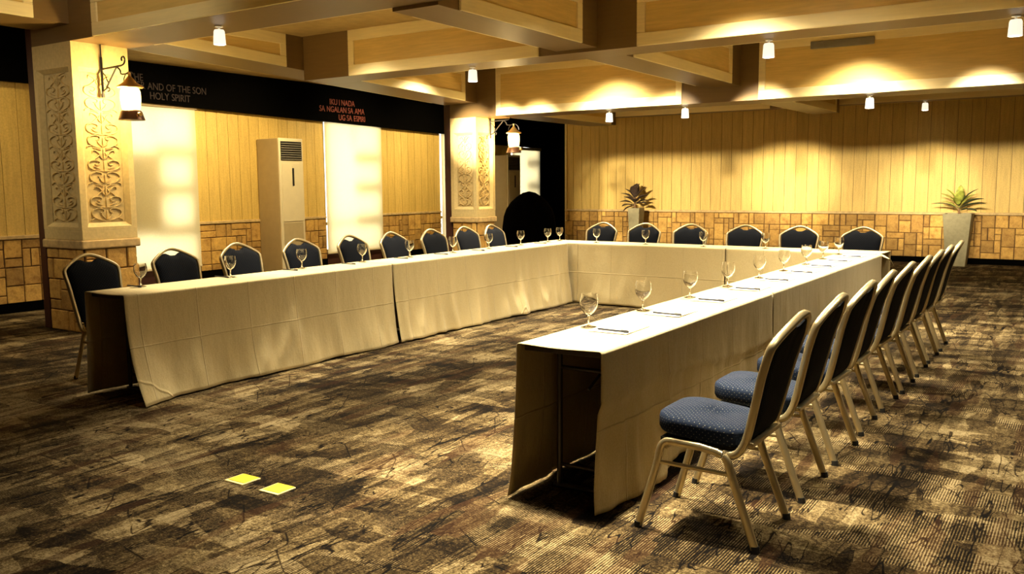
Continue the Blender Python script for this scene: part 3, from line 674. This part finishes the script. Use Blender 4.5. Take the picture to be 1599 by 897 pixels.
# ------------------------------------------------------------------ tablecloths
def cloth(name, label, O, U, V, L, Wd, seed, inner=dict(), outer=dict(), ends=(.0, .0), z=.75, group='cream tablecloths of the u-shaped table'):
    """cloth swept along U; V points from side A to side B. inner/outer: fold options per side"""
    O, U, V = Vector(O), Vector(U).normalized(), Vector(V).normalized()
    nu = int(L/.028)+1; nt = 30; rows = []; cz = .735
    def skirt(u, t, o, sgn):
        e0 = math.exp(-(u/.22)); e1 = math.exp(-((L-u)/.22)); q = noise.noise(Vector((u*1.7, seed*3.1+sgn, 0)))
        f = o.get('flare', .05)*t*t
        f += o.get('end0', .0)*e0*t**2.2+o.get('end1', .0)*e1*t**2.2
        n1 = noise.noise(Vector((u*4.5, t*.8, seed+sgn*5))); n2 = noise.noise(Vector((u*11, t*1.6, seed*2+sgn*3)))
        r1 = (1-abs(noise.noise(Vector((u*3.0+t*.35, t*.5, seed*1.3+sgn)))))**6; env = min(1, t*1.2)*min(1, t*6)
        f += o.get('amp', .022)*env*(n1*1.1+n2*.7+r1*.9)
        f += .012*env*t*math.sin(u*5.3+seed)
        ln = o.get('fold')
        if ln is not None:
            zl = ln-.012*u*1.2+.02*math.sin(u*2.1+.5)+.012*noise.noise(Vector((u*3, 7, seed))); zz = cz*(1-t)
            k = max(0, min(1, (zl-zz)/.012)); f -= .013*k-.007*math.exp(-((zz-zl)/.02)**2)
        return f
    for i in range(nu+1):
        u = L*i/nu; row = []
        for sgn, o in ((-1, inner), (1, outer)):
            part = []
            for j in range(nt+1):
                t = j/nt; d = skirt(u, t, o, sgn)*o.get('on', 1); hem = o.get('hem', .012)+.008*noise.noise(Vector((u*2.3, 1, seed+sgn)))+.004
                lift = o.get('lift'); 
                if lift: hem += lift[1]*math.exp(-((u-lift[0])/lift[2])**2)
                zz = cz*(1-t)+hem*t
                uu = u+(o.get('skew0', 0)*math.exp(-u/.25)*t**2)*(-1)
                part.append((uu, (0 if sgn < 0 else Wd)+sgn*(d+.004), zz))
            if sgn < 0: A = part[::-1]
            else: B = part
        r = .014; arc = lambda c, s_, ks: [(u, c+s_*r*(1-math.sin(a)) if 0 else c+s_*r*math.cos(a)-s_*r+s_*.004, z-r+r*math.sin(a)) for a in ks]
        top = []
        for k in range(1, 4): a = k*PI/8; top.append((u, -.004+r-r*math.cos(a), z-r+r*math.sin(a)))
        for k in range(0, 11):
            w = k/10; v_ = r+(Wd-2*r)*w
            sag = .0035*noise.noise(Vector((u*3, v_*5, seed))) + (-.006*math.exp(-u/.05)*math.sin(w*PI*1.0) if ends[0] else 0)
            top.append((u, v_, z+min(0, sag)))
        for k in range(3, 0, -1): a = k*PI/8; top.append((u, Wd+.004-r+r*math.cos(a), z-r+r*math.sin(a)))
        row = A+top+B; rows.append([O+U*p[0]+V*p[1]+Vector((0,0,p[2])) for p in row])
    o = MB().grid(rows).build(name, M_cloth, smooth=True, fix=True)
    m = o.modifiers.new('thick', 'SOLIDIFY'); m.thickness = .0025; m.offset = -1
    return tag(o, label, 'tablecloth', group)
X0L, X1L, X0R, X1R = -5.878, -5.419, -2.165, -1.735
cloth('tablecloth', 'cream cloth over the near half of the left table run, open dark end', (X0L, 3.455, 0), (0,1,0), (1,0,0), 2.72, X1L-X0L, 1,
      dict(flare=.01, end0=.02, amp=.010), dict(flare=.075, end0=.12, amp=.020, hem=.008, skew0=.015), (1, 0))
cloth('tablecloth', 'cream cloth over the far half of the left table run, reaching the corner', (X0L, 6.185, 0), (0,1,0), (1,0,0), 3.27, X1L-X0L, 2,
      dict(flare=.01, amp=.010), dict(flare=.075, amp=.030, hem=.012, end0=.01, end1=-.02))
FO = Vector((X0L, 9.535, 0)); FU = Vector((1, -.040, 0)).normalized(); FV = Vector((.040, 1, 0)).normalized()
cloth('tablecloth', 'cream cloth on the left half of the far cross table', FO, FU, FV, 2.49, .45, 3, dict(flare=.02, amp=.016, hem=.012), dict(flare=.01, amp=.01))
cloth('tablecloth', 'cream cloth on the right half of the far cross table, corner tip sticking out', FO+FU*2.50, FU, FV, 1.62, .45, 4, dict(flare=.015, amp=.016, hem=.012), dict(flare=.01, amp=.01))
cloth('tablecloth', 'cream cloth over the near half of the right table run, wide open black end', (X0R, 3.315, 0), (0,1,0), (1,0,0), 2.42, X1R-X0R, 5,
      dict(flare=.045, end0=.03, amp=.014, hem=.008), dict(flare=.02, end0=-.012, amp=.030, hem=.008, fold=.49, lift=(.95, .05, .35)), (1, 0))
cloth('tablecloth', 'cream cloth over the far half of the right table run beside the row of chairs', (X0R, 5.745, 0), (0,1,0), (1,0,0), 3.57, X1R-X0R, 6,
      dict(flare=.04, amp=.014), dict(flare=.02, amp=.018, hem=.012, fold=.41))
# little tip of cloth that sticks out past the far right corner
g = []
for i in range(8):
    a = i/7; g.append([(-1.80+.14*a+.03*b*a, 9.33+.10*b-.05*a, .752-.10*a*a*(.4+b*.6)-.012*math.sin(b*5+a*3)*a) for b in [k/8 for k in range(9)]])
tip = MB().grid(g).build('cloth_corner', M_cloth, smooth=True); tip.modifiers.new('thick', 'SOLIDIFY').thickness = .002
tag(tip, 'small loose cloth corner poking out past the far right table corner', 'cloth')

# ------------------------------------------------------------------ banquet chairs
def chair():
    r = empty('banquet_chair')
    # seat cushion
    rings = []
    def outline(k, z0):
        pts = []
        for a in range(36):
            th = 2*PI*a/36; c, s_ = math.cos(th), math.sin(th); e = .42
            x = math.copysign(abs(c)**e, c); y = math.copysign(abs(s_)**e, s_)
            w = .190+.022*(y+1)/2; xx = x*w
            if y > .6: xx *= 1-.16*(y-.6)/.4*abs(x)
            yy = y*.20; pts.append((xx*k, yy*k, z0+.032*(yy+.2)/.4))
        return pts
    for k, z in ((.90, .398), (.97, .402), (1.0, .415), (1.0, .455), (.985, .468), (.93, .477), (.75, .484), (.4, .488), (.05, .489)): rings.append(outline(k, z))
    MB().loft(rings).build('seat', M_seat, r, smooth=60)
    # back frame: one bent tube
    half = [(.188, -.125, .372), (.188, -.165, .382), (.188, -.192, .415), (.190, -.214, .474), (.203, -.245, .605), (.214, -.271, .72), (.224, -.300, .815),
            (.213, -.315, .850), (.163, -.334, .886), (.10, -.354, .920), (.042, -.366, .942), (0, -.370, .947)]
    path = half+[(-x, y, z) for x, y, z in half[-2::-1]]
    MB().tube(smooth_path(path, 4), .0125, .0165, n=10, up=(0, 1, .35), sq=.6).build('back_frame', M_frame, r, smooth=50)
    yz = [(.372,-.19),(.415,-.192),(.474,-.214),(.605,-.245),(.72,-.271),(.815,-.300),(.858,-.318),(.893,-.338),(.925,-.356),(.947,-.370)]
    def Y(z):
        for (a, b), (c, d) in zip(yz, yz[1:]):
            if z <= c: return b+(d-b)*(z-a)/(c-a)
        return yz[-1][1]
    o = [(0,.893),(.03,.895),(.065,.912),(.10,.908),(.16,.878),(.200,.848),(.207,.81),(.198,.72),(.187,.605),(.176,.50),(.170,.455),(.155,.437),(.10,.432),(.05,.431),(0,.431)]
    ol = [(x, z) for x, z in o]+[(-x, z) for x, z in o[-2:0:-1]]
    q = smooth_path([(x, z, 0) for x, z in ol], 2, closed=True); ol = [(p_.x, p_.y) for p_ in q]
    rings = []
    for k, off in ((.0, .030), (.5, .029), (.82, .026), (.94, .020), (.99, .010), (1.0, 0), (.99, -.008), (.94, -.014), (.7, -.018), (0, -.02)):
        rings.append([(x*max(k, .01), Y(.67+(z-.67)*max(k, .01))+off, .67+(z-.67)*max(k, .01)) for x, z in ol])
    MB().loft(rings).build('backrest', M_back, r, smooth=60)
    for s_ in (-1, 1):
        MB().tube(smooth_path([(s_*.200, -.090, .379), (s_*.200, -.118, .371), (s_*.201, -.137, .345), (s_*.203, -.156, .289), (s_*.212, -.259, .012)], 4), .0115, .0165, n=10, up=(0, 1, .4), sq=.6).build('leg', M_frame, r, smooth=50)
        MB().tube(smooth_path([(s_*.200, .100, .398), (s_*.200, .135, .391), (s_*.201, .156, .362), (s_*.203, .174, .278), (s_*.212, .250, .012)], 4), .0115, .0165, n=10, up=(0, 1, .4), sq=.6).build('leg', M_frame, r, smooth=50)
        MB().tube([(s_*.200, .105, .397), (s_*.200, -.02, .393), (s_*.200, -.095, .381)], .0115, .016, n=10, up=(0, 0, 1), sq=.6).build('seat_frame', M_frame, r, smooth=50)
        MB().tube([(s_*.203, -.150, .298), (s_*.203, .170, .303)], .007, .009, n=8, sq=.7).build('stretcher', M_frame, r, smooth=50)
        for yy in (-.262, .253): MB().tube([(s_*.212, yy, .0), (s_*.212, yy*.985, .026)], .0145, .0185, n=10, up=(0, 1, 0)).build('foot_cap', M_rubber, r)
    MB().tube([(-.2, -.13, .362), (.2, -.13, .362)], .009, .012, n=8).build('cross_rail', M_frame, r, smooth=50)
    MB().tube([(-.2, .13, .372), (.2, .13, .372)], .009, .012, n=8).build('cross_rail', M_frame, r, smooth=50)
    MB().box((-.185, -.236, .418), (.185, -.205, .436)).build('lower_back_rail', M_frame, r, bevel=.005)
    MB().box((-.17, -.16, .386), (.17, .17, .402)).build('seat_board', M_rubber, r)
    return r
proto = chair(); first = True
def put_chair(x, y, rz, label, group):
    global first
    c = proto if first else copy_tree(proto); first = False
    c.location = (x, y, 0); c.rotation_euler = (0, 0, rz); tag(c, label, 'chair', group); return c
ORD = ['nearest', 'second', 'third', 'fourth', 'fifth', 'sixth', 'seventh', 'eighth', 'farthest']
jr = random.Random(3)
RY = [3.545, 4.20, 4.85, 5.47, 6.11, 6.70, 7.32, 7.92, 8.52]
for i, y in enumerate(RY):
    put_chair(-1.310+jr.uniform(-.01, .01)*(i > 1), y, PI/2+jr.uniform(-.03, .03)*(i > 0), '%s chair from the camera in the row behind the right table run' % ORD[i].capitalize() if i else 'Nearest dark blue dotted chair, whole seat and all legs in view', 'chairs along the right table run')
LP = [(-6.63, 3.93), (-6.52, 4.62), (-6.62, 5.38), (-6.52, 6.02), (-6.46, 6.70), (-6.46, 7.34), (-6.42, 7.98), (-6.36, 8.54), (-6.34, 9.12)]
LL = ['leftmost chair, beside the open end of the left table run', 'chair in front of the first blind, left table run', 'blue chair between first blind and near air conditioner', 'chair in front of the near air conditioner',
      'chair in front of the bright white blind', 'chair just right of the bright white blind', 'chair before the stone wall left of the far column', 'chair in front of the far column stone base, left one', 'chair in front of the far column stone base, right one']
for i, (x, y) in enumerate(LP):
    k = max(1, 6.60/abs(x)); x *= k; y *= k
    put_chair(x+.37, y, -PI/2+jr.uniform(-.05, .05), LL[i], 'chairs along the left table run')
FX = [-5.43, -4.81, -4.18, -3.49, -2.84, -2.15]
FL = ['leftmost chair behind the far cross table', 'far chair overlapping the foot of the left planter', 'third chair from the left behind the far cross table', 'fourth chair from the left behind the far cross table', 'fifth chair from the left behind the far cross table', 'rightmost chair behind the far cross table']
for i, x in enumerate(FX):
    put_chair(x*1.021, 10.67-.37, PI+jr.uniform(-.03, .03), FL[i], 'chairs behind the far cross table')

# ------------------------------------------------------------------ goblets, paper, pens
def goblet():
    r = empty('water_goblet')
    MB().lathe([(.0, .052), (.012, .056), (.026, .068), (.037, .086), (.0415, .105), (.041, .125), (.036, .150), (.0345, .150), (.0392, .125), (.0395, .105), (.035, .088), (.024, .071), (.010, .060), (.0, .057)], 28).build('bowl', M_glass, r, smooth=True)
    MB().lathe([(.0, .0), (.032, .0), (.033, .002), (.018, .005), (.006, .010), (.0042, .020), (.0042, .044), (.008, .052), (.0, .056)], 24).build('stem_and_foot', M_glass, r, smooth=True)
    return r
gob = goblet(); gfirst = True
ZT = .7535
def put_goblet(x, y, label, group):
    global gfirst
    g_ = gob if gfirst else copy_tree(gob); gfirst = False
    g_.scale = (1.13, 1.13, 1.13); g_.location = (x, y, ZT); g_.rotation_euler = (0, 0, jr.uniform(0, 6)); tag(g_, label, 'glass', group)
def pen_mesh():
    r = empty('ballpoint_pen')
    MB().tube([(-.085, 0, 0), (-.078, 0, 0), (.06, 0, 0)], .0048, n=8, taper=[.3, 1, 1]).build('barrel', M_pen, r, smooth=True)
    MB().tube([(.058, 0, 0), (.092, 0, 0)], .0056, n=8).build('cap', M_pen, r, smooth=True)
    MB().box((.05, -.0012, .004), (.09, .0012, .0085)).build('clip', M_slat, r)
    return r
pen = pen_mesh(); pfirst = True
def put_pen(x, y, rz, label, group, on=True):
    global pfirst
    p_ = pen if pfirst else copy_tree(pen); pfirst = False
    p_.location = (x, y, ZT+.0056+(.0015 if on else 0)); p_.rotation_euler = (0, 0, rz); tag(p_, label, 'pen', group)
paper0 = None
def put_paper(x, y, rz, label, group, w=.21, l=.29):
    global paper0
    if paper0 is None:
        paper0 = MB().box((-w/2, -l/2, 0), (w/2, l/2, .0012)).build('paper_sheet', M_paper); o = paper0
    else: o = paper0.copy(); COL.objects.link(o)
    o.location = (x, y, ZT); o.rotation_euler = (0, 0, rz); tag(o, label, 'paper', group)
OR = ['nearest', 'second', 'third', 'fourth', 'fifth', 'sixth', 'seventh', 'eighth', 'ninth']
PR = [3.80, 4.45, 5.12, 5.80, 6.45, 7.11, 7.72, 8.30, 8.86]
GR = [3.86, 4.53, 5.21, 5.90, 6.56, 7.19, 7.86, 8.50, 9.12]
for i in range(9):
    put_goblet(-2.095+jr.uniform(-.01, .01), GR[i], 'clear goblet, %s from the near end of the right table run' % OR[i], 'goblets on the right table run')
    put_paper(-1.94, PR[i]+.10, PI/2*0+jr.uniform(-.03, .03), 'white paper sheet, %s from the near end of the right table run' % OR[i], 'paper sheets on the right table run')
    put_pen(-1.925, PR[i]-.005, -.10+jr.uniform(-.05, .03), 'black pen, %s from the near end of the right table run' % OR[i], 'pens on the right table run')
GL = [(-5.78, 3.83), (-5.74, 4.60), (-5.80, 5.42), (-5.78, 6.17), (-5.75, 6.83), (-5.72, 7.51), (-5.71, 8.17), (-5.73, 8.87), (-5.73, 9.50)]
PL = [(-5.80, 3.85), (-5.78, 4.607), (-5.74, 5.29), (-5.72, 5.98), (-5.70, 6.70), (-5.665, 7.30), (-5.64, 7.93), (-5.64, 8.60), (-5.64, 9.24)]
for i in range(9):
    put_goblet(*GL[i], 'clear goblet, %s from the near end of the left table run' % OR[i], 'goblets on the left table run')
    put_pen(PL[i][0]-.01, PL[i][1]-.06, jr.uniform(-.08, .08), 'black pen, %s from the near end of the left table run' % OR[i], 'pens on the left table run', False)
GF = [(-5.72, 9.78), (-5.12, 9.66), (-4.44, 9.62), (-3.70, 9.57), (-2.98, 9.56)]
for i, (x, y) in enumerate(GF):
    put_goblet(x, y, ['clear goblet at the left corner where the far cross table meets the left run', 'clear goblet before the leftmost far chair', 'clear goblet before the second far chair from the left', 'clear goblet beside the third far chair from the left', 'clear goblet beside the fourth far chair from the left'][i], 'goblets on the far cross table')

# ------------------------------------------------------------------ planters and plants
def planter(x, y, top, bot, h, label):
    r = empty('tall_planter', (x, y, 0)); tag(r, label, 'planter', 'tall tapered planters')
    def sq(a, z): return [(-a, -a, z), (a, -a, z), (a, a, z), (-a, a, z)]
    MB().loft([sq(bot, 0), sq(top, h), sq(top-.025, h), sq(top-.03, h-.06)]).build('pot', M_pot, r, bevel=.006)
    MB().box((-top+.028, -top+.028, h-.07), (top-.028, top-.028, h-.05)).build('soil', M_soil, r)
    return r
def leaf(mb, base, az, el, L, w, curl, n=8):
    """broad pointed leaf with folded midrib and a thin body"""
    b = Vector(base); dirh = Vector((math.cos(az), math.sin(az), 0)); side = Vector((-math.sin(az), math.cos(az), 0)); p = b.copy(); rows = []; e = el
    for i in range(n+1):
        t = i/n; wd = w*math.sin(PI*min(1, t*.92+.06))**.8*(1-.25*t) if i < n else .002
        up = -dirh*math.sin(e)+Vector((0,0,1))*math.cos(e)
        rows.append([p-side*wd+up*wd*.35, p-side*wd*.5+up*wd*.10, p, p+side*wd*.5+up*wd*.10, p+side*wd+up*wd*.35])
        p = p+(dirh*math.cos(e)+Vector((0,0,1))*math.sin(e))*L/n; e -= curl/n
    mb.grid(rows)
def plant(x, y, z, spec, label, seed):
    rr = random.Random(seed); r = empty('potted_plant', (x, y, z)); tag(r, label, 'plant', 'plants in the tall planters')
    MB().tube(smooth_path([(0, 0, -.08), (.01, 0, .05), (-.005, .01, .16), (0, 0, .26)]), .016, n=8, taper=None).build('stem', M_stem, r, smooth=True)
    for (az, el, L, w, bz, mat) in spec:
        m = MB(); b = Vector((0, 0, bz)); d = Vector((math.cos(az)*math.cos(el), math.sin(az)*math.cos(el), math.sin(el))); k = b+d*.07
        m.tube([b, k], .004, n=5); leaf(m, k, az, el, L*1.02, w*1.85, .6)
        o = m.build('leaf', mat, r, smooth=True, fix=False); s_ = o.modifiers.new('thick', 'SOLIDIFY'); s_.thickness = .003
    return r
A = lambda d: math.radians(d)
planter(-8.13, 17.12, .135, .09, .965, 'tall tapered planter behind the far cross table, left one')
dsp = [(A(180), A(38), .30, .045, .20, M_leafd), (A(200), A(20), .26, .05, .13, M_leafd), (A(170), A(8), .27, .045, .10, M_leafd), (A(190), A(55), .24, .04, .24, M_leafd), (A(100), A(75), .30, .055, .24, M_leafd),
       (A(-80), A(70), .28, .06, .22, M_leafd), (A(20), A(58), .30, .05, .22, M_leafd), (A(0), A(35), .28, .05, .18, M_leafd), (A(-20), A(15), .27, .055, .12, M_leafd), (A(40), A(22), .25, .05, .14, M_leafd),
       (A(-60), A(30), .24, .055, .14, M_leafd), (A(-120), A(35), .24, .05, .16, M_leafd), (A(-160), A(-15), .2, .045, .10, M_leafd), (A(60), A(80), .26, .045, .26, M_leafd)]
plant(-8.16, 17.12, .915, dsp, 'dark purple broad-leaved plant in the left planter', 3)
planter(-1.96, 17.12, .225, .155, .915, 'tall tapered planter at the right behind the row of chair backs')
gsp = [(A(180), A(22), .38, .028, .14, M_leafk), (A(175), A(50), .32, .035, .16, M_leafg), (A(200), A(65), .30, .04, .18, M_leafg), (A(90), A(80), .32, .04, .18, M_leafg), (A(-70), A(70), .28, .045, .16, M_leafg), (A(160), A(35), .28, .03, .12, M_leafg),
       (A(0), A(58), .34, .03, .18, M_leafk), (A(5), A(34), .34, .055, .15, M_leafk), (A(-15), A(24), .38, .035, .13, M_leafk), (A(-30), A(10), .28, .04, .10, M_leafk), (A(-100), A(50), .25, .04, .14, M_leafg), (A(40), A(50), .3, .035, .15, M_leafg)]
plant(-1.96, 17.12, .865, gsp, 'yellow-green leafy plant in the right planter', 5)

# ------------------------------------------------------------------ black covered stack by the opening
rings = []
for z, kx, ky in ((0, 1.0, 1.0), (.3, .97, .97), (.6, .92, .93), (.80, .88, .9), (.95, .80, .82), (1.10, .62, .72), (1.22, .40, .52), (1.30, .20, .3), (1.33, .02, .05)):
    rings.append([(.62*kx*(math.copysign(abs(math.cos(a))**.7, math.cos(a)))*(1+.03*math.sin(a*9)*(1-z/1.4)), .42*ky*(math.copysign(abs(math.sin(a))**.7, math.sin(a)))*(1+.03*math.sin(a*7)*(1-z/1.4)), z+.006) for a in [2*PI*k/48 for k in range(48)]])
cv = MB().loft(rings).build('covered_chair_stack', M_cover, smooth=True); cv.location = (-10.05, 15.9, 0)
tag(cv, 'black cloth-covered rounded heap in the dark opening right of the far air conditioner', 'covered stack')

# ------------------------------------------------------------------ two yellow squares on the carpet
def yellow(x, y, w, l, rz, label):
    r = empty('floor_box_lid', (x, y, 0), rz); tag(r, label, 'floor marker', 'yellow squares on the carpet')
    MB().box((-w/2, -l/2, 0), (w/2, l/2, .007)).build('rim', M_yborder, r, bevel=.002)
    MB().box((-w/2+.012, -l/2+.016, .007), (w/2-.006, l/2-.004, .0095)).build('lid', M_yellow, r, bevel=.001)
yellow(-3.502, 2.823, .135, .118, .0, 'yellow square on the carpet, the left and farther of the two')
yellow(-3.242, 2.818, .128, .122, .02, 'yellow square on the carpet, the right and nearer of the two')
